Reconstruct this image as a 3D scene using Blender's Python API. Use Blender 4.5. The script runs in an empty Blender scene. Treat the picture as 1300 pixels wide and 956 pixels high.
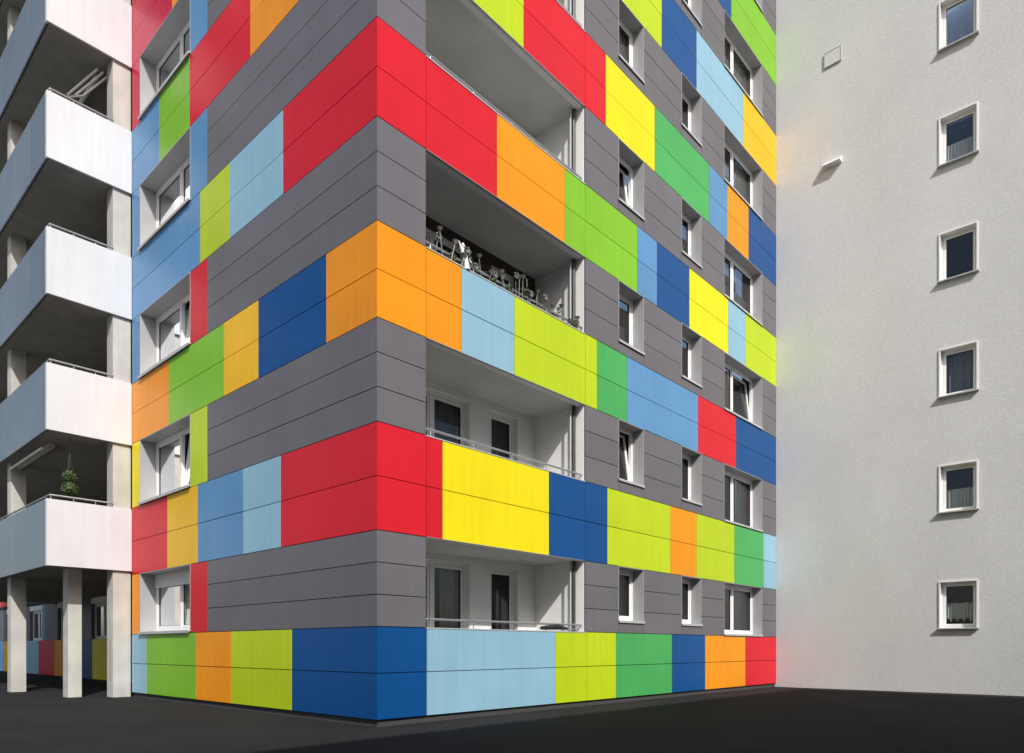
import bpy, math, random
from mathutils import Vector
random.seed(7)
E=1.10   # eye height above ground
scene=bpy.context.scene
UX=(0.7373,0.6756)  # camera forward in world xy

# ------------------------------------------------------------ materials
def s2l(c):
    return tuple(((v/255)/12.92 if v/255<=0.04045 else ((v/255+0.055)/1.055)**2.4) for v in c)
def newmat(name):
    m=bpy.data.materials.new(name); m.use_nodes=True
    nt=m.node_tree; b=nt.nodes['Principled BSDF']
    return m,nt,b
def mat(name,col,rough=0.5,spec=0.5,var=0.0,nscale=3.0,namt=0.0,bump=0.0,bscale=50.0,metal=0.0,stretch=None,streak=0.0):
    m,nt,b=newmat(name)
    N=nt.nodes; L=nt.links
    b.inputs['Roughness'].default_value=rough
    b.inputs['Metallic'].default_value=metal
    b.inputs['Specular IOR Level'].default_value=spec
    tc=N.new('ShaderNodeTexCoord')
    src=tc.outputs['Object']
    if stretch:
        mp=N.new('ShaderNodeMapping'); mp.inputs['Scale'].default_value=stretch
        L.new(src,mp.inputs['Vector']); src=mp.outputs['Vector']
    no=N.new('ShaderNodeTexNoise'); no.inputs['Scale'].default_value=nscale; no.inputs['Detail'].default_value=3
    L.new(src,no.inputs['Vector'])
    mr=N.new('ShaderNodeMapRange'); mr.inputs['From Min'].default_value=0.3; mr.inputs['From Max'].default_value=0.7
    mr.inputs['To Min'].default_value=1-namt; mr.inputs['To Max'].default_value=1+namt*0.6
    L.new(no.outputs['Fac'],mr.inputs['Value'])
    g=N.new('ShaderNodeNewGeometry')
    mr2=N.new('ShaderNodeMapRange'); mr2.inputs['To Min'].default_value=1-var; mr2.inputs['To Max'].default_value=1+var
    L.new(g.outputs['Random Per Island'],mr2.inputs['Value'])
    mu=N.new('ShaderNodeMath'); mu.operation='MULTIPLY'
    L.new(mr.outputs[0],mu.inputs[0]); L.new(mr2.outputs[0],mu.inputs[1])
    fac=mu.outputs[0]
    if streak>0:
        # faint vertical rain streaks
        mp2=N.new('ShaderNodeMapping'); mp2.inputs['Scale'].default_value=(9,9,0.5)
        L.new(tc.outputs['Object'],mp2.inputs['Vector'])
        n3=N.new('ShaderNodeTexNoise'); n3.inputs['Scale'].default_value=1.0; n3.inputs['Detail'].default_value=3
        L.new(mp2.outputs[0],n3.inputs['Vector'])
        mr3=N.new('ShaderNodeMapRange'); mr3.inputs['From Min'].default_value=0.35; mr3.inputs['From Max'].default_value=0.7
        mr3.inputs['To Min'].default_value=1.0+streak*0.4; mr3.inputs['To Max'].default_value=1-streak
        L.new(n3.outputs['Fac'],mr3.inputs['Value'])
        mu3=N.new('ShaderNodeMath'); mu3.operation='MULTIPLY'; L.new(fac,mu3.inputs[0]); L.new(mr3.outputs[0],mu3.inputs[1]); fac=mu3.outputs[0]
    vm=N.new('ShaderNodeVectorMath'); vm.operation='SCALE'; vm.inputs[0].default_value=col[:3]
    L.new(fac,vm.inputs['Scale'])
    L.new(vm.outputs[0],b.inputs['Base Color'])
    if bump>0:
        n2=N.new('ShaderNodeTexNoise'); n2.inputs['Scale'].default_value=bscale; n2.inputs['Detail'].default_value=3
        L.new(src,n2.inputs['Vector'])
        bp=N.new('ShaderNodeBump'); bp.inputs['Strength'].default_value=bump; bp.inputs['Distance'].default_value=0.02
        L.new(n2.outputs['Fac'],bp.inputs['Height']); L.new(bp.outputs[0],b.inputs['Normal'])
    return m
K=0.80
def panel(name,rgb,k=K,rough=0.40):
    c=[v*k for v in s2l(rgb)]
    return mat('panel_'+name,c,rough=rough,spec=0.3,var=0.05,nscale=0.9,namt=0.06,bump=0.03,bscale=1.6,streak=0.05)
P={
 'R':panel('red',(224,28,44)),
 'O':panel('orange',(252,158,16)),
 'D':panel('golden',(248,194,20)),
 'Y':panel('yellow',(252,232,8)),
 'L':panel('lime',(196,220,26)),
 'G':panel('green',(78,178,96)),
 'F':panel('leaf_green',(134,198,42)),
 'A':panel('pale_blue',(150,196,218)),
 'M':panel('mid_blue',(98,152,200)),
 'B':panel('deep_blue',(8,80,146)),
 'C':panel('crimson',(205,30,70)),
 'K':panel('grey',(103,101,106),k=1.0,rough=0.45),
}
M_core=mat('dark_backing',(0.02,0.02,0.022),rough=0.9)
M_plaster=mat('white_interior_plaster',(0.82,0.82,0.81),rough=0.9,namt=0.04,bump=0.15,bscale=60)
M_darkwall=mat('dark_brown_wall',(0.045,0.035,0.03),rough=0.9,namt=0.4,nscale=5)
M_soffit=mat('painted_soffit',(0.62,0.62,0.60),rough=0.9,namt=0.10,nscale=1.5,bump=0.1,bscale=40)
M_conc=mat('concrete',(0.24,0.235,0.22),rough=0.85,namt=0.15,nscale=2.5,bump=0.25,bscale=25)
M_col=mat('painted_concrete',(0.48,0.47,0.44),rough=0.8,namt=0.14,nscale=2.0,bump=0.2,bscale=30,streak=0.06)
M_white=mat('white_balcony_panel',(0.60,0.61,0.64),rough=0.42,spec=0.3,namt=0.05,nscale=1.0,var=0.03,streak=0.04)
M_frost=mat('frosted_balcony_panel',(0.16,0.19,0.215),rough=0.3,spec=0.4,namt=0.08,nscale=1.0,var=0.12,streak=0.05)
M_frame=mat('white_window_frame',(0.80,0.80,0.79),rough=0.35)
M_alu=mat('aluminium_trim',(0.42,0.43,0.44),rough=0.4,var=0.03,namt=0.05)
M_rev=mat('grey_reveal_sheet',(0.36,0.36,0.37),rough=0.45,namt=0.06)
M_steel=mat('galvanised_steel',(0.40,0.41,0.42),rough=0.35,metal=0.6,namt=0.08,nscale=12)
M_orn=mat('weathered_tin',(0.20,0.20,0.19),rough=0.6,metal=0.3,var=0.5,namt=0.2,nscale=12)
M_dark=mat('dark_pipe',(0.05,0.05,0.055),rough=0.45)
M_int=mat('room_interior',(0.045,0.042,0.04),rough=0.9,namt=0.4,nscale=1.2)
M_curt=mat('net_curtain',(0.66,0.66,0.64),rough=0.9,namt=0.10,nscale=9)
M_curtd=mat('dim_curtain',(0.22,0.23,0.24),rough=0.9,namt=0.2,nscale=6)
M_leaf=mat('foliage',(0.06,0.10,0.03),rough=0.7,var=0.4,namt=0.3,nscale=30)
M_black=mat('black_plastic',(0.02,0.02,0.02),rough=0.4)
M_awn=mat('awning_fabric',(0.45,0.43,0.38),rough=0.9,namt=0.1,nscale=8)
M_plinth=mat('plinth_render',(0.05,0.05,0.05),rough=0.9)

def glassmat():
    m=bpy.data.materials.new('window_glass'); m.use_nodes=True
    nt=m.node_tree; N=nt.nodes; L=nt.links
    for n in list(N): N.remove(n)
    o=N.new('ShaderNodeOutputMaterial'); mx=N.new('ShaderNodeMixShader')
    t=N.new('ShaderNodeBsdfTransparent'); t.inputs[0].default_value=(0.66,0.70,0.70,1)
    g=N.new('ShaderNodeBsdfGlossy'); g.inputs['Roughness'].default_value=0.01; g.inputs[0].default_value=(0.95,0.97,1,1)
    fr=N.new('ShaderNodeFresnel'); fr.inputs['IOR'].default_value=1.6
    tc=N.new('ShaderNodeTexCoord'); no=N.new('ShaderNodeTexNoise'); no.inputs['Scale'].default_value=1.3
    bp=N.new('ShaderNodeBump'); bp.inputs['Strength'].default_value=0.05; bp.inputs['Distance'].default_value=0.03
    L.new(tc.outputs['Object'],no.inputs['Vector']); L.new(no.outputs['Fac'],bp.inputs['Height'])
    L.new(bp.outputs[0],g.inputs['Normal'])
    L.new(fr.outputs[0],mx.inputs[0]); L.new(t.outputs[0],mx.inputs[1]); L.new(g.outputs[0],mx.inputs[2])
    L.new(mx.outputs[0],o.inputs[0])
    return m
M_glass=glassmat()

def stucco():
    m,nt,b=newmat('light_render_stucco'); N=nt.nodes; L=nt.links
    b.inputs['Roughness'].default_value=0.92; b.inputs['Specular IOR Level'].default_value=0.2
    tc=N.new('ShaderNodeTexCoord')
    n1=N.new('ShaderNodeTexNoise'); n1.inputs['Scale'].default_value=0.45; n1.inputs['Detail'].default_value=5; n1.inputs['Roughness'].default_value=0.6
    mp=N.new('ShaderNodeMapping'); mp.inputs['Scale'].default_value=(1,1,0.55)
    L.new(tc.outputs['Object'],mp.inputs['Vector']); L.new(mp.outputs[0],n1.inputs['Vector'])
    n3=N.new('ShaderNodeTexNoise'); n3.inputs['Scale'].default_value=22; n3.inputs['Detail'].default_value=5; n3.inputs['Roughness'].default_value=0.75
    L.new(tc.outputs['Object'],n3.inputs['Vector'])
    r=N.new('ShaderNodeValToRGB'); r.color_ramp.elements[0].position=0.25; r.color_ramp.elements[0].color=(0.545,0.55,0.55,1)
    r.color_ramp.elements[1].position=0.72; r.color_ramp.elements[1].color=(0.625,0.63,0.63,1)
    L.new(n1.outputs['Fac'],r.inputs[0])
    r2=N.new('ShaderNodeMapRange'); r2.inputs['From Min'].default_value=0.3; r2.inputs['From Max'].default_value=0.7; r2.inputs['To Min'].default_value=0.87; r2.inputs['To Max'].default_value=1.07
    L.new(n3.outputs['Fac'],r2.inputs['Value'])
    vm=N.new('ShaderNodeVectorMath'); vm.operation='SCALE'; L.new(r.outputs[0],vm.inputs[0]); L.new(r2.outputs[0],vm.inputs['Scale'])
    L.new(vm.outputs[0],b.inputs['Base Color'])
    bp=N.new('ShaderNodeBump'); bp.inputs['Strength'].default_value=0.45; bp.inputs['Distance'].default_value=0.011
    L.new(n3.outputs['Fac'],bp.inputs['Height'])
    L.new(bp.outputs[0],b.inputs['Normal'])
    return m
M_stucco=stucco()

# ------------------------------------------------------------ mesh builders
def empty(name):
    e=bpy.data.objects.new(name,None); scene.collection.objects.link(e); return e
class MB:
    def __init__(s,parent): s.p=parent; s.d={}
    def get(s,name,m): return s.d.setdefault((name,m.name),[[],[],m])
    def quad(s,name,m,pts):
        v,f,_=s.get(name,m); n=len(v); v.extend(pts); f.append(tuple(range(n,n+len(pts))))
    def box(s,name,m,x0,x1,y0,y1,z0,z1):
        if x0>x1:x0,x1=x1,x0
        if y0>y1:y0,y1=y1,y0
        if z0>z1:z0,z1=z1,z0
        v,f,_=s.get(name,m); n=len(v)
        v.extend([(x0,y0,z0),(x1,y0,z0),(x1,y1,z0),(x0,y1,z0),(x0,y0,z1),(x1,y0,z1),(x1,y1,z1),(x0,y1,z1)])
        for q in ((0,3,2,1),(4,5,6,7),(0,1,5,4),(1,2,6,5),(2,3,7,6),(3,0,4,7)): f.append(tuple(n+i for i in q))
    def tube(s,name,m,a,b,r,seg=10,r2=None):
        r2=r if r2 is None else r2
        a=Vector(a);b=Vector(b);d=(b-a).normalized()
        u=d.cross(Vector((0,0,1)) if abs(d.z)<0.9 else Vector((1,0,0))).normalized(); w=d.cross(u)
        v,f,_=s.get(name,m); n=len(v)
        for c,rr in((a,r),(b,r2)):
            for i in range(seg):
                t=2*math.pi*i/seg; v.append(tuple(c+u*math.cos(t)*rr+w*math.sin(t)*rr))
        for i in range(seg):
            j=(i+1)%seg; f.append((n+i,n+j,n+seg+j,n+seg+i))
        f.append(tuple(n+i for i in range(seg))[::-1]); f.append(tuple(n+seg+i for i in range(seg)))
    def build(s):
        for (name,mn),(v,f,m) in s.d.items():
            me=bpy.data.meshes.new(name); me.from_pydata(v,[],f); me.materials.append(m); me.update()
            o=bpy.data.objects.new(name,me); scene.collection.objects.link(o)
            if s.p: o.parent=s.p
def fr_right(t,d): return (t,d)
def fr_left(t,d): return (d,t)
WX=13.70
def fr_white(t,d): return (WX+d,t)
def fr_back(t,d): return (2.4+d,t)
def fr_loggia(t,d): return (t,1.225+d)
def fbox(mb,F,name,m,t0,t1,d0,d1,z0,z1):
    a=F(t0,d0);b=F(t1,d1); mb.box(name,m,a[0],b[0],a[1],b[1],z0+E,z1+E)
def fpt(F,t,d,z):
    a=F(t,d); return (a[0],a[1],z+E)

def ring(mb,F,name,m,t0,t1,z0,z1,w,d0,d1):
    fbox(mb,F,name,m,t0,t1,d0,d1,z0,z0+w); fbox(mb,F,name,m,t0,t1,d0,d1,z1-w,z1)
    fbox(mb,F,name,m,t0,t0+w,d0,d1,z0+w,z1-w); fbox(mb,F,name,m,t1-w,t1,d0,d1,z0+w,z1-w)
def curtain(mb,F,t0,t1,z0,z1,d,m,amp=0.02,wl=0.09,scallop=0):
    n=max(8,int((t1-t0)/wl*8)); ph=random.random()*6
    v,f,_=mb.get('curtain',m); b=len(v)
    for i in range(n+1):
        t=t0+(t1-t0)*i/n
        dd=d+amp*math.sin(2*math.pi*t/wl+ph+0.7*math.sin(t*9))
        zb=z0+scallop*abs(math.sin(math.pi*(t-t0)/(t1-t0)*5))
        v.append(fpt(F,t,dd,zb)); v.append(fpt(F,t,dd*0.5+d*0.5,z1))
    for i in range(n): f.append((b+2*i,b+2*i+1,b+2*i+3,b+2*i+2))
def window(mb,F,t0,t1,z0,z1,d,splits=(0.5,),cur='net',tilt=None,fw=0.055,shutter=0):
    ring(mb,F,'window_frame',M_frame,t0,t1,z0,z1,fw,d,d+0.07)
    e=[t0+fw]+[t0+(t1-t0)*s for s in splits]+[t1-fw]
    for i,s in enumerate(splits):
        c=t0+(t1-t0)*s
        fbox(mb,F,'window_frame',M_frame,c-0.03,c+0.03,d+0.001,d+0.069,z0+fw,z1-fw)
    for i in range(len(e)-1):
        a=e[i]+(0.03 if i>0 else 0); b=e[i+1]-(0.03 if i<len(e)-2 else 0)
        g=0.006
        if tilt==i:
            v0=z0+fw; v1=z1-fw; ti=0.14
            def tb(name,m,ta,tb_,za,zb,da,db):
                v,f,_=mb.get(name,m); n=len(v)
                for zz in (za,zb):
                    off=ti*(zz-v0)/(v1-v0)
                    for (tt,ddd) in ((ta,da),(tb_,da),(tb_,db),(ta,db)):
                        v.append(fpt(F,tt,d+0.02+ddd+off,zz))
                for q in ((0,3,2,1),(4,5,6,7),(0,1,5,4),(1,2,6,5),(2,3,7,6),(3,0,4,7)): f.append(tuple(n+k for k in q))
            w=0.06
            tb('window_sash',M_frame,a,b,v0,v0+w,0,0.05); tb('window_sash',M_frame,a,b,v1-w,v1,0,0.05)
            tb('window_sash',M_frame,a,a+w,v0+w,v1-w,0,0.05); tb('window_sash',M_frame,b-w,b,v0+w,v1-w,0,0.05)
            tb('window_pane',M_glass,a+w,b-w,v0+w,v1-w,0.02,0.026)
        else:
            ring(mb,F,'window_sash',M_frame,a+g,b-g,z0+fw+g,z1-fw-g,0.05,d+0.012,d+0.062)
            w=0.056
            ring(mb,F,'gasket',M_dark,a+w,b-w,z0+fw+w,z1-fw-w,0.008,d+0.018,d+0.05)
            mb.quad('window_pane',M_glass,[fpt(F,a+w,d+0.035,z0+fw+w),fpt(F,b-w,d+0.035,z0+fw+w),fpt(F,b-w,d+0.035,z1-fw-w),fpt(F,a+w,d+0.035,z1-fw-w)])
    if shutter>0:
        zt=z1; 
        while zt>z1-(z1-z0)*shutter:
            fbox(mb,F,'roller_shutter_slat',M_frame,t0+0.02,t1-0.02,d-0.03,d-0.012,zt-0.048,zt-0.004); zt-=0.05
    dc=d+(0.26 if tilt is not None else 0.15)
    if cur=='net': curtain(mb,F,t0+0.03,t1-0.03,z0+0.02,z1-0.02,dc,M_curt)
    elif cur=='half': curtain(mb,F,t0+0.03,t1-0.03,z0+0.06,z0+(z1-z0)*0.52,dc,M_curt,wl=0.07)
    elif cur=='val': curtain(mb,F,t0+0.03,t1-0.03,z0+(z1-z0)*0.5,z1-0.04,dc,M_curt,wl=0.07,scallop=0.08)
    elif cur=='low':
        curtain(mb,F,t0+0.03,t1-0.03,z0+0.14,z0+(z1-z0)*0.55,dc,M_curt,wl=0.07,scallop=0.10)
    elif cur=='side':
        q=(t1-t0)*0.3
        curtain(mb,F,t0+0.03,t0+q,z0,z1,dc,M_curt); curtain(mb,F,t1-q,t1-0.03,z0,z1,dc,M_curt)
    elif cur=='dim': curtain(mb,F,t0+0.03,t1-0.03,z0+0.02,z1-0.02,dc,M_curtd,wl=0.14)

# ------------------------------------------------------------ levels
ZB=[-1.00,1.62,4.54,7.30,10.12,12.93,15.74,18.55]
ZT=[0.29,3.11,5.87,8.67,11.52,14.33,17.14,19.95]
GAP=0.006
def tr(x):
    s=1-(x-479)/992; return 13.156*(1/s-1)
def tl(x):
    s=1-(479-x)/797; return 14.36*(1/s-1)

bld=empty('colourful_apartment_building'); mb=MB(bld)
def courses(F,key,t0,t1,z0,z1,n):
    h=(z1-z0)/n
    for i in range(n):
        dj=random.uniform(-0.0015,0.0015)
        fbox(mb,F,'cladding_panel',P[key],t0+GAP,t1-GAP,dj,0.03,z0+i*h+GAP,z0+(i+1)*h-GAP)
END=985
RB=[
 [(479,'B'),(542,'A'),(705,'L'),(745,'L'),(782,'G'),(853,'B'),(895,'O'),(946,'R')],
 [(479,'R'),(541,'R'),(562,'Y'),(697,'B'),(743,'B'),(771,'L'),(851,'O'),(884,'L'),(932,'G'),(969,'A')],
 [(479,'O'),(541,'O'),(586,'A'),(653,'L'),(743,'L'),(758,'G'),(796,'M'),(886,'R'),(934,'B')],
 [(479,'R'),(541,'R'),(631,'O'),(717,'F'),(743,'F'),(809,'M'),(834,'B'),(875,'Y'),(924,'A'),(946,'L')],
 [(479,'Y'),(541,'Y'),(590,'L'),(665,'R'),(743,'R'),(769,'Y'),(831,'G'),(900,'M'),(923,'O'),(950,'B')],
 [(479,'R'),(541,'R'),(650,'O'),(743,'L'),(800,'L'),(840,'B'),(884,'A'),(943,'D')],
 [(479,'B'),(600,'M'),(743,'Y'),(840,'R'),(900,'B'),(928,'F')],
 [(479,'L'),(600,'R'),(743,'B'),(840,'O'),(920,'G')],
]
LB=[
 [(479,'B'),(372,'L'),(296,'O'),(252,'F'),(190,'A'),(172,None)],
 [(479,'R'),(358,'A'),(311,'M'),(254,'D'),(216,'R'),(172,None)],
 [(479,'O'),(415,'B'),(330,'D'),(287,'F'),(218,'O'),(172,None)],
 [(479,'R'),(361,'A'),(294,'L'),(257,'M'),(172,None)],
 [(479,'B'),(400,'O'),(320,'R'),(244,'F'),(206,'M'),(172,None)],
 [(479,'L'),(390,'B'),(300,'O'),(222,'C'),(172,None)],
 [(479,'R'),(330,'Y'),(240,'M'),(172,None)],
 [(479,'B'),(330,'G'),(240,'O'),(172,None)],
]
LSTRIP=['R','L','R','M','M','C','L']; LEDGE=['O','Y','M','M','C','C','M']
T_END=tr(985)
for n in range(8):
    segs=RB[n]+[(END,None)]
    for i in range(len(segs)-1):
        t0=tr(segs[i][0]); t1=tr(segs[i+1][0])
        if i==0:t0=-GAP
        courses(fr_right,segs[i][1],t0,t1,ZB[n],ZT[n],2)
    segs=LB[n]
    for i in range(len(segs)-1):
        t0=tl(segs[i][0]); t1=tl(segs[i+1][0])
        if i==0:t0=0.03
        courses(fr_left,segs[i][1],t0,t1,ZB[n],ZT[n],2)
LT0,LT1=0.877,4.77
WA=(5.87,6.80); WB=(8.38,9.31); WC=(10.48,12.74)
OFF=0.25
LW=(5.97,8.53)
curA=['side','none','half','net','val','dim','none']
curB=['half','dim','none','half','dim','net','none']
curC=['net','side','net','half','side','net','dim']
curL=['net','side','net','side','net','net','net']
for n in range(7):
    z0,z1=ZT[n],ZB[n+1]
    courses(fr_right,'K',-GAP,LT0,z0,z1,3)
    for a,b in ((LT1,WA[0]),(WA[1],WB[0]),(WB[1],WC[0]),(WC[1],T_END)):
        courses(fr_right,'K',a,b,z0,z1,3)
    for W in (WA,WB):
        fbox(mb,fr_right,'cladding_panel',P['K'],W[0]+GAP,W[1]-GAP,0,0.03,z0+GAP,z0+OFF-0.05)
        fbox(mb,fr_right,'wall_core',M_core,W[0],W[1],0.05,0.35,z0,z0+OFF-0.022)
    for a,b in ((0.05,LT0),(LT1,WA[0]),(WA[1],WB[0]),(WB[1],WC[0]),(WC[1],WX)):
        fbox(mb,fr_right,'wall_core',M_core,a,b,0.05,0.35,z0,z1)
    for W,zo,sp,cu,dd in ((WA,OFF,(),curA[n],0.26),(WB,OFF,(),curB[n],0.26),(WC,0.05,(0.45,),curC[n],0.26)):
        a,b=W; zl=z0+zo
        fbox(mb,fr_right,'window_reveal',M_rev,a,a+0.012,-0.004,dd,zl,z1-0.012)
        fbox(mb,fr_right,'window_reveal',M_rev,b-0.012,b,-0.004,dd,zl,z1-0.012)
        fbox(mb,fr_right,'window_reveal',M_rev,a,b,-0.004,dd,z1-0.012,z1)
        fbox(mb,fr_right,'window_sill',M_alu,a-0.005,b+0.005,-0.03,dd,zl-0.02,zl)
        fbox(mb,fr_right,'window_sill',M_alu,a-0.005,b+0.005,-0.03,-0.022,zl-0.045,zl-0.021)
        tilt=None
        if W is WA and n in(1,3): tilt=0
        if W is WC and n in(2,): tilt=1
        window(mb,fr_right,a+0.013,b-0.013,zl+0.001,z1-0.013,dd,splits=sp,cur=cu,tilt=tilt)
    courses(fr_left,'K',0.03,tl(266),z0,z1,3)
    courses(fr_left,LSTRIP[n],tl(266),LW[0],z0,z1,1)
    courses(fr_left,LEDGE[n],LW[1],tl(172),z0,z1,1)
    fbox(mb,fr_left,'wall_core',M_core,0.36,LW[0],0.05,0.35,z0,z1)
    fbox(mb,fr_left,'wall_core',M_core,LW[1],9.0,0.05,0.35,z0,z1)
    a,b=LW; dd=0.33; zl=z0+0.05
    fbox(mb,fr_left,'window_reveal',M_rev,a,a+0.012,-0.004,dd,zl,z1-0.012)
    fbox(mb,fr_left,'window_reveal',M_rev,b-0.012,b,-0.004,dd,zl,z1-0.012)
    fbox(mb,fr_left,'window_reveal',M_rev,a,b,-0.004,dd,z1-0.012,z1)
    fbox(mb,fr_left,'window_sill',M_alu,a-0.01,b+0.01,-0.05,dd,zl-0.025,zl)
    fbox(mb,fr_left,'window_sill',M_alu,a-0.01,b+0.01,-0.05,-0.04,zl-0.055,zl-0.026)
    window(mb,fr_left,a+0.013,b-0.013,zl+0.001,z1-0.013,dd,splits=(0.48,),cur=curL[n],tilt=(0 if n in(1,2) else None),fw=0.07,shutter=(0.22 if n==0 else 0))
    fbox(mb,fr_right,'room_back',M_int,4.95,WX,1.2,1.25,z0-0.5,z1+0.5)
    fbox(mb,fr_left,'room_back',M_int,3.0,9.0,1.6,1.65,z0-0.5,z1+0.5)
for n in range(8):
    z0,z1=ZB[n],ZT[n]
    fbox(mb,fr_right,'wall_core',M_core,0.05,LT0,0.05,0.35,z0,z1)
    fbox(mb,fr_right,'wall_core',M_core,LT1,WX,0.05,0.35,z0,z1)
    fbox(mb,fr_left,'wall_core',M_core,0.36,9.0,0.05,0.35,z0,z1)
    fbox(mb,fr_right,'parapet',M_plaster,LT0,LT1,0.05,0.16,z0+0.004,z1-0.02)
    fbox(mb,fr_right,'parapet_cap',M_alu,LT0+0.003,LT1-0.003,-0.008,0.17,z1-0.014,z1+0.004)
    fbox(mb,fr_right,'slab',M_soffit,LT0,LT1,0.16,1.225,z0+0.006,z0+0.20)
    fbox(mb,fr_right,'slab',M_conc,LT0,WX,1.40,2.0,z0+0.006,z0+0.20)
for n in range(7):
    z0,z1=ZB[n]+0.2,ZB[n+1]+0.006
    zt=ZB[n+1]-0.12
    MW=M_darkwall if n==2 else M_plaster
    WW=(1.30,2.95); WD=(3.51,4.24)
    for a,b in ((LT0,WW[0]),(WW[1],WD[0]),(WD[1],4.9)):
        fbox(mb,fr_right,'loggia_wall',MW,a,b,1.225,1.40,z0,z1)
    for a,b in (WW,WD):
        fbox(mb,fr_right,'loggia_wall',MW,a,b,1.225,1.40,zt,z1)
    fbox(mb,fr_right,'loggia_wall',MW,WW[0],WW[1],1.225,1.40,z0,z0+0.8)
    fbox(mb,fr_right,'loggia_wall',M_plaster,LT0-0.12,LT0-0.001,0.351,1.40,z0,z1)
    fbox(mb,fr_right,'loggia_wall',M_plaster,LT0,LT0+0.01,0.03,1.225,ZT[n],z1)
    fbox(mb,fr_right,'loggia_wall',M_plaster,LT1-0.01,LT1-0.001,0.03,1.225,z0,z1)
    fbox(mb,fr_right,'loggia_wall',M_plaster,LT1+0.001,LT1+0.12,0.352,1.224,z0,z1)
    window(mb,fr_loggia,WW[0],WW[1],z0+0.8,zt,0.10,splits=(0.5,),cur='dim' if n%2 else 'side',fw=0.06)
    window(mb,fr_loggia,WD[0],WD[1],z0,zt,0.10,splits=(),cur=['none','dim','side'][n%3],fw=0.06)
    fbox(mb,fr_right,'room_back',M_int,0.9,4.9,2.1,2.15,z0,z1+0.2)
    zr=ZT[n]+0.13
    mb.tube('handrail',M_steel,(LT0,0.08,zr+E),(LT1,0.08,zr+E),0.018)
    for k in range(5):
        t=LT0+0.15+k*(LT1-LT0-0.3)/4
        mb.tube('handrail',M_steel,(t,0.08,ZT[n]+E),(t,0.08,zr+E),0.010,6)
    fbox(mb,fr_right,'soffit_edge',M_alu,LT0+0.011,LT1-0.011,0.0,0.05,ZB[n+1]+0.0,ZB[n+1]+0.005)
mb.tube('downpipe',M_dark,(LT1-0.07,0.22,ZB[0]+E),(LT1-0.07,0.22,ZT[7]+E),0.036,12)
mb.tube('downpipe',M_alu,(LT1-0.17,0.22,ZB[0]+E),(LT1-0.17,0.22,ZT[7]+E),0.018,10)
zt=ZT[7]+E
mb.box('roof',M_conc,-0.02,WX,-0.02,12.0,zt+0.002,zt+0.3)
mb.box('plinth',M_plinth,0.04,WX,0.04,0.34,0,0.1)
mb.box('plinth',M_plinth,0.04,0.34,0.35,9.0,0,0.1)
mb.box('wall_core',M_core,0.36,2.4,8.75,9.0,0,zt)
mb.build()

# ------------------------------------------------------------ plaster building
wb=empty('plaster_apartment_building'); mb=MB(wb)
YW0,YW1=-4.785,-3.98
ztop=24
zs=[]
for k in range(8): zs.append((0.47+2.79*k,1.60+2.80*k))
Y0,Y1=-10.5,1.0
def wbx(y0,y1,z0,z1,name='wall'): fbox(mb,fr_white,name,M_stucco,y0,y1,0,0.4,z0,z1)
wbx(Y0,YW0,-1.1,ztop); wbx(YW1,Y1,-1.1,ztop)
prev=-1.1
for a,b in zs:
    wbx(YW0,YW1,prev,a); prev=b
wbx(YW0,YW1,prev,ztop)
mb.box('wall',M_stucco,WX+0.4,WX+11,Y0,Y0+0.4,0,ztop+E); mb.box('roof',M_conc,WX,WX+11,Y0,12,ztop+E+0.002,ztop+E+0.3)
cw=['low','half','dim','none','half','dim','none','net']
for k,(a,b) in enumerate(zs):
    w=0.03
    for (y0,y1,z0,z1) in ((YW0,YW0+w,a,b),(YW1-w,YW1,a,b),(YW0+w,YW1-w,b-w,b)):
        fbox(mb,fr_white,'window_surround',M_frame,y0,y1,-0.025,0.14,z0,z1)
    fbox(mb,fr_white,'window_sill',M_alu,YW0-0.02,YW1+0.02,-0.09,0.14,a-0.03,a-0.002)
    window(mb,fr_white,YW0+w,YW1-w,a,b-w,0.13,splits=(),cur=cw[k],fw=0.04)
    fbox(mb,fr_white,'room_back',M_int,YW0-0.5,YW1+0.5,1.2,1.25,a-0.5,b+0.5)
fbox(mb,fr_white,'vent_cover',M_stucco,-1.72,-1.32,-0.03,0,15.5,15.85)
ring(mb,fr_white,'vent_cover',M_alu,-1.74,-1.30,15.48,15.87,0.015,-0.036,-0.0005)
v,f,_=mb.get('vent_hood',M_frame); n0=len(v)
for (t,d,z) in ((-1.75,-0.001,12.78),(-1.3,-0.001,12.78),(-1.3,-0.001,12.96),(-1.75,-0.001,12.96),(-1.75,-0.17,12.80),(-1.3,-0.17,12.80),(-1.3,-0.16,12.86),(-1.75,-0.16,12.86)):
    v.append(fpt(fr_white,t,d,z))
for q in ((0,1,2,3),(4,7,6,5),(0,4,5,1),(2,6,7,3),(0,3,7,4),(1,5,6,2)): f.append(tuple(n0+i for i in q))
mb.build()

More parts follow.
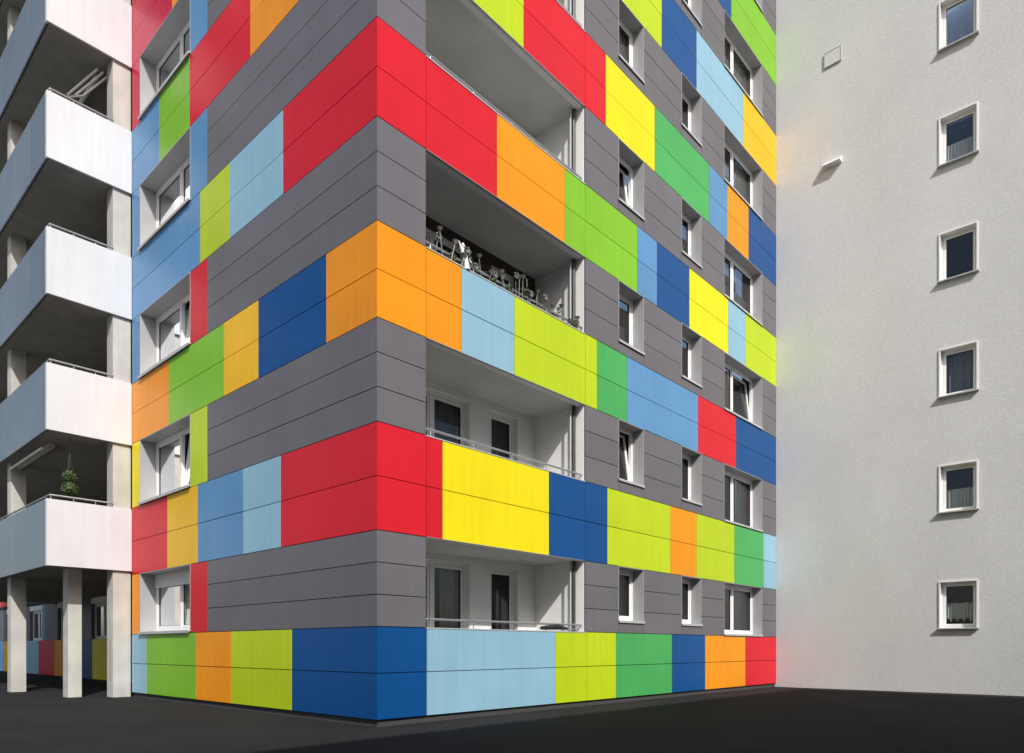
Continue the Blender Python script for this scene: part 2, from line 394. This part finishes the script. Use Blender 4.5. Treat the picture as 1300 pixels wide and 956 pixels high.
# ------------------------------------------------------------ balcony tower (left)
bt=empty('balcony_tower'); mb=MB(bt)
XP=-1.63; YB=9.03; YE=24.0; XB=2.4
zbs=[1.70+2.81*k for k in range(7)]; zts=[3.08+2.81*k for k in range(7)]
levels=[-1.0]+zbs
for z0,z1 in zip(zbs,zts):
    mb.box('balcony_slab',M_conc,XP+0.05,XB,YB+0.05,YE,z0+0.03+E,z0+0.22+E)
    mb.box('balcony_end_panel',M_white,XP-0.01,0.0-0.005,YB-0.03,YB+0.02,z0+E,z1+E)
    mb.box('balcony_end_panel',M_white,XP-0.012,XP+0.03,YB+0.022,YB+0.06,z0+E,z1+E)
    y=YB+0.07
    while y<YE-0.1:
        mb.box('balcony_side_panel',M_frost,XP-0.01,XP+0.02,y,min(y+1.18,YE),z0+0.0+E,z1+E); y+=1.2
    mb.tube('handrail',M_steel,(XP+0.06,YB+0.03,z1+0.09+E),(-0.36,YB+0.03,z1+0.09+E),0.02)
    mb.tube('handrail',M_steel,(XP+0.06,YB+0.03,z1+0.09+E),(XP+0.06,YE,z1+0.09+E),0.02)
    for k in range(4): mb.tube('handrail',M_steel,(XP+0.08+k*0.42,YB+0.04,z1-0.1+E),(XP+0.08+k*0.42,YB+0.04,z1+0.09+E),0.01,6)
    for k in range(12): mb.tube('handrail',M_steel,(XP+0.06,YB+0.3+k*1.2,z1-0.1+E),(XP+0.06,YB+0.3+k*1.2,z1+0.09+E),0.01,6)
ztw=zts[-1]+E
mb.box('column',M_col,-0.37,-0.006,YB+0.03,YB+0.40,0,ztw)
for yy in (13.05,17.2,21.4):
    mb.box('column',M_col,-1.42,-1.10,yy-0.16,yy+0.16,0,ztw)
mb.box('column',M_col,-1.05,-0.78,9.75,10.1,0,zbs[0]+0.03+E)
YEND=46
cols=['B','O','Y','R','M','L','Y','B','G','O','R','A','L','D','M']
random.seed(3)
lv=[-1.0]+zbs
for n in range(7):
    zf=lv[n]+0.2 if n else -1.1
    zc=lv[n+1]+0.03
    zp=ZT[n]
    y=9.0; i=n*3
    while y<YEND:
        w=random.choice((0.9,1.3,1.8,2.2))
        fbox(mb,fr_back,'cladding_panel',P[cols[i%15]],y+GAP,min(y+w,YEND)-GAP,0,0.03,zf,zp-GAP); y+=w; i+=1
    y=9.0; openings=[]
    while y<YEND:
        openings.append((y+1.1,y+2.9)); y+=3.9
    fbox(mb,fr_back,'wall_core',M_core,9.0,YEND,0.04,0.3,zf,zp)
    e=9.0
    for a,b in openings:
        key=cols[(i+n)%15] ; i+=1
        fbox(mb,fr_back,'wall',P['K'],e,a-0.4,0.0,0.3,zp,zc)
        fbox(mb,fr_back,'wall',P[key],a-0.39,a,0.0,0.3,zp,zc)
        window(mb,fr_back,a,b,zp,zc-0.2,0.12,splits=(0.5,),cur=random.choice(['net','side','dim']))
        fbox(mb,fr_back,'wall',M_plaster,a,b,0.0,0.3,zc-0.2,zc)
        e=b
    fbox(mb,fr_back,'wall',P['K'],e,YEND,0.0,0.3,zp,zc)
    fbox(mb,fr_back,'wall_core',M_core,9.0,YEND,0.0,0.3,zc+0.001,zc+0.17)
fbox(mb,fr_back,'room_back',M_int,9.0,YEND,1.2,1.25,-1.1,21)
mb.box('end_wall',M_plaster,0.36,2.4,9.001,9.05,0,ztw)
mb.box('far_wall',M_plaster,XP,2.395,YE,YE+0.2,zbs[0]+E,ztw)
mb.box('roof',M_conc,XP,6,9.1,YEND,ztw+1.2,ztw+1.4)
mb.build()

e=empty('folded_awning'); m=MB(e)
zz=zbs[1]-0.02+E
m.tube('roll',M_awn,(-1.25,10.2,zz-0.02),(-1.25,12.9,zz-0.02),0.07,14)
m.tube('front_bar',M_frame,(-1.42,10.2,zz-0.10),(-1.42,12.9,zz-0.10),0.03,10)
for y in (10.5,12.5): m.tube('arm',M_frame,(-1.25,y,zz-0.03),(-1.42,y,zz-0.10),0.02,8)
m.build()
e=empty('folded_awning'); m=MB(e)
zz=zbs[4]-0.02+E
m.tube('roll',M_frame,(-0.5,9.7,zz-0.1),(-0.5,12.6,zz-0.1),0.05,12)
for k in range(3):
    m.tube('arm',M_frame,(-0.30-k*0.12,9.5,zz-0.05),(-0.75-k*0.12,9.8+k*0.1,zz-0.62),0.024,8)
m.tube('arm',M_frame,(-0.75,9.8,zz-0.62),(-1.0,10.1,zz-0.62),0.024,8)
m.build()

def foliage_ball(m,c,r,n=420):
    for i in range(n):
        v,f,_=m.get('leaves',M_leaf)
        d=Vector((random.gauss(0,1),random.gauss(0,1),random.gauss(0,1))).normalized()
        p=Vector(c)+d*r*random.uniform(0.82,1.08)
        a=Vector((random.gauss(0,1),random.gauss(0,1),random.gauss(0,1))).normalized()*0.022
        b=a.cross(d).normalized()*0.018
        k=len(v); v.extend([tuple(p-a),tuple(p+b),tuple(p+a),tuple(p-b)]); f.append((k,k+1,k+2,k+3))
e=empty('hanging_topiary'); m=MB(e)
hx,hy=-1.13,9.35; ht=zbs[1]+0.03+E
m.tube('cord',M_dark,(hx,hy,ht),(hx,hy,ht-0.95),0.006,6)
foliage_ball(m,(hx,hy,ht-0.86),0.125,700); foliage_ball(m,(hx,hy,ht-1.14),0.15,900)
for k in range(3): m.tube('cord',M_dark,(hx,hy,ht-0.35),(hx+0.07*math.cos(k*2.1),hy+0.07*math.sin(k*2.1),ht-0.80),0.004,5)
m.build()

# loggia ornaments
e=empty('balcony_ornaments'); m=MB(e)
zp=ZT[2]+E
random.seed(5)
for k in range(34):
    t=1.15+k*0.105+random.uniform(-0.03,0.03); h=random.uniform(0.14,0.40)*(1.0 if k<24 else 0.75)
    lean=random.uniform(-0.09,0.09); y=random.uniform(0.0,0.14)
    m.tube('stem',M_orn,(t,y,zp),(t+lean,y-0.02,zp+h),0.007,6)
    typ=k%4
    if typ==0:
        for j in range(7):
            a=j*2*math.pi/7
            m.tube('petal',M_orn,(t+lean,y-0.02,zp+h),(t+lean+0.055*math.cos(a),y-0.05,zp+h+0.055*math.sin(a)),0.012,5,0.018)
    elif typ==1:
        m.tube('cup',M_orn,(t+lean,y-0.02,zp+h),(t+lean,y-0.02,zp+h+0.05),0.015,9,0.05)
    elif typ==2:
        m.tube('bell',M_orn,(t+lean,y-0.02,zp+h+0.02),(t+lean,y-0.02,zp+h-0.04),0.05,9,0.02)
    else:
        foliage_ball(m,(t+lean,y,zp+h*0.5),0.07,70)
    if k%3==0:
        m.tube('stem',M_dark,(t-0.16,y,zp+h*0.35),(t+0.14,y,zp+h*0.6),0.007,5)
fx,fy=1.72,0.02
m.tube('figure',M_frame,(fx,fy,zp),(fx-0.02,fy,zp+0.14),0.055,12,0.035)
m.tube('figure',M_frame,(fx-0.02,fy,zp+0.14),(fx-0.06,fy,zp+0.27),0.035,12,0.045)
m.tube('figure',M_frame,(fx-0.06,fy,zp+0.27),(fx-0.065,fy,zp+0.30),0.045,12,0.018)
m.tube('figure',M_frame,(fx-0.065,fy,zp+0.30),(fx-0.08,fy,zp+0.34),0.022,12,0.032)
m.tube('figure',M_frame,(fx-0.08,fy,zp+0.34),(fx-0.085,fy,zp+0.38),0.032,12,0.012)
m.tube('figure',M_frame,(fx-0.08,fy,zp+0.22),(fx-0.17,fy,zp+0.38),0.03,8,0.008)
m.tube('figure',M_frame,(fx,fy,zp+0.22),(fx+0.12,fy,zp+0.12),0.025,8,0.012)
m.build()
e=empty('folded_parasol'); m=MB(e)
zp=ZT[0]+E+0.05
m.tube('cover',M_black,(3.55,0.05,zp),(4.0,0.05,zp+0.03),0.03,10,0.055)
m.tube('cover',M_black,(4.0,0.05,zp+0.03),(4.3,0.05,zp),0.055,10,0.02)
m.tube('pole',M_steel,(4.3,0.05,zp),(4.5,0.05,zp-0.01),0.012,8)
m.build()

# ------------------------------------------------------------ unseen block added behind camera to shade the ground
shade_blk=empty('added_shade_block'); mb=MB(shade_blk)
H=12.3; X0,X1,YN0,YN1=-34,6.5,-26,-13.2  # height and extent set so its shadow stops short of the walls
M_shade_blk=mat('ochre_render',(0.42,0.38,0.30),rough=0.9,namt=0.08,nscale=1,bump=0.2,bscale=30)
M_roof=mat('roof_felt',(0.08,0.08,0.08),rough=0.9)
mb.box('wall',M_shade_blk,X0,X1,YN0,YN1-0.2,0,H-0.2)
mb.box('roof',M_roof,X0-0.1,X1+0.1,YN0-0.1,YN1,H-0.2,H)
for fl in range(4):
    x=X0+1.5
    while x<X1-2:
        z=1.0+fl*2.9
        def fn(t,d): return (t,YN1-0.2-d)
        ring(mb,fn,'window_frame',M_frame,x,x+1.5,z-E,z+1.4-E,0.08,-0.03,-0.001)
        mb.box('window_pane',M_dark,x+0.08,x+1.42,YN1-0.2+0.002,YN1-0.2+0.01,z+0.08,z+1.32)
        x+=3.2
mb.build()

# ------------------------------------------------------------ ground
def asphalt():
    m,nt,b=newmat('asphalt'); N=nt.nodes; L=nt.links
    b.inputs['Roughness'].default_value=0.95; b.inputs['Specular IOR Level'].default_value=0.1
    tc=N.new('ShaderNodeTexCoord')
    n1=N.new('ShaderNodeTexNoise'); n1.inputs['Scale'].default_value=0.6; n1.inputs['Detail'].default_value=4
    n2=N.new('ShaderNodeTexNoise'); n2.inputs['Scale'].default_value=90; n2.inputs['Detail'].default_value=3
    L.new(tc.outputs['Object'],n1.inputs['Vector']); L.new(tc.outputs['Object'],n2.inputs['Vector'])
    ad=N.new('ShaderNodeMath'); ad.operation='ADD'; L.new(n1.outputs['Fac'],ad.inputs[0]); L.new(n2.outputs['Fac'],ad.inputs[1])
    r=N.new('ShaderNodeValToRGB'); r.color_ramp.elements[0].position=0.3; r.color_ramp.elements[0].color=(0.013,0.013,0.014,1)
    r.color_ramp.elements[1].position=1.0; r.color_ramp.elements[1].color=(0.034,0.033,0.033,1)
    hf=N.new('ShaderNodeMath'); hf.operation='MULTIPLY'; hf.inputs[1].default_value=0.6; L.new(ad.outputs[0],hf.inputs[0])
    L.new(hf.outputs[0],r.inputs[0]); L.new(r.outputs[0],b.inputs['Base Color'])
    bp=N.new('ShaderNodeBump'); bp.inputs['Strength'].default_value=0.4; bp.inputs['Distance'].default_value=0.01
    L.new(n2.outputs['Fac'],bp.inputs['Height']); L.new(bp.outputs[0],b.inputs['Normal'])
    return m
g=MB(None); s=600
g.quad('asphalt_ground',asphalt(),[(-s,-s,0),(s,-s,0),(s,s,0),(-s,s,0)]); g.build()
g=MB(None)
M_bounce_pav=mat('bounce_paving_concrete',(0.40,0.39,0.36),rough=0.9,namt=0.1,nscale=2,bump=0.2,bscale=20)
g.quad('added_bounce_paving',M_bounce_pav,[(-45,-11,0.004),(-8.5,-11,0.004),(-8.5,45,0.004),(-45,45,0.004)]); g.build()  # added out of view to bounce sunlight onto left facade and balcony undersides

# ------------------------------------------------------------ light
sv=Vector((-0.52,-1.0,1.0)).normalized()
ld=bpy.data.lights.new('sun','SUN'); ld.energy=4.5; ld.angle=math.radians(0.5); ld.color=(1.0,0.97,0.92)
lo=bpy.data.objects.new('sun',ld); scene.collection.objects.link(lo)
lo.rotation_euler=sv.to_track_quat('Z','Y').to_euler()
w=bpy.data.worlds.new('World'); scene.world=w; w.use_nodes=True
nt=w.node_tree; bg=nt.nodes['Background']
sk=nt.nodes.new('ShaderNodeTexSky'); sk.sky_type='NISHITA'; sk.sun_disc=False
sk.sun_elevation=math.asin(sv.z); sk.sun_rotation=math.atan2(sv.x,sv.y)
sk.air_density=1.0; sk.dust_density=3.0
nt.links.new(sk.outputs[0],bg.inputs[0]); bg.inputs[1].default_value=0.135

# ------------------------------------------------------------ camera
cd=bpy.data.cameras.new('camera'); co=bpy.data.objects.new('camera',cd); scene.collection.objects.link(co)
co.location=(-5.90,-7.917,E)
fwd=Vector((UX[0],UX[1],0))
co.rotation_euler=(math.radians(90),0,math.atan2(-fwd.x,fwd.y))
cd.sensor_width=36; cd.lens=897/1300*36; cd.shift_y=344/1300; cd.clip_end=2000; cd.clip_start=0.05
scene.camera=co
scene.view_settings.view_transform='Standard'; scene.view_settings.look='None'; scene.view_settings.exposure=0
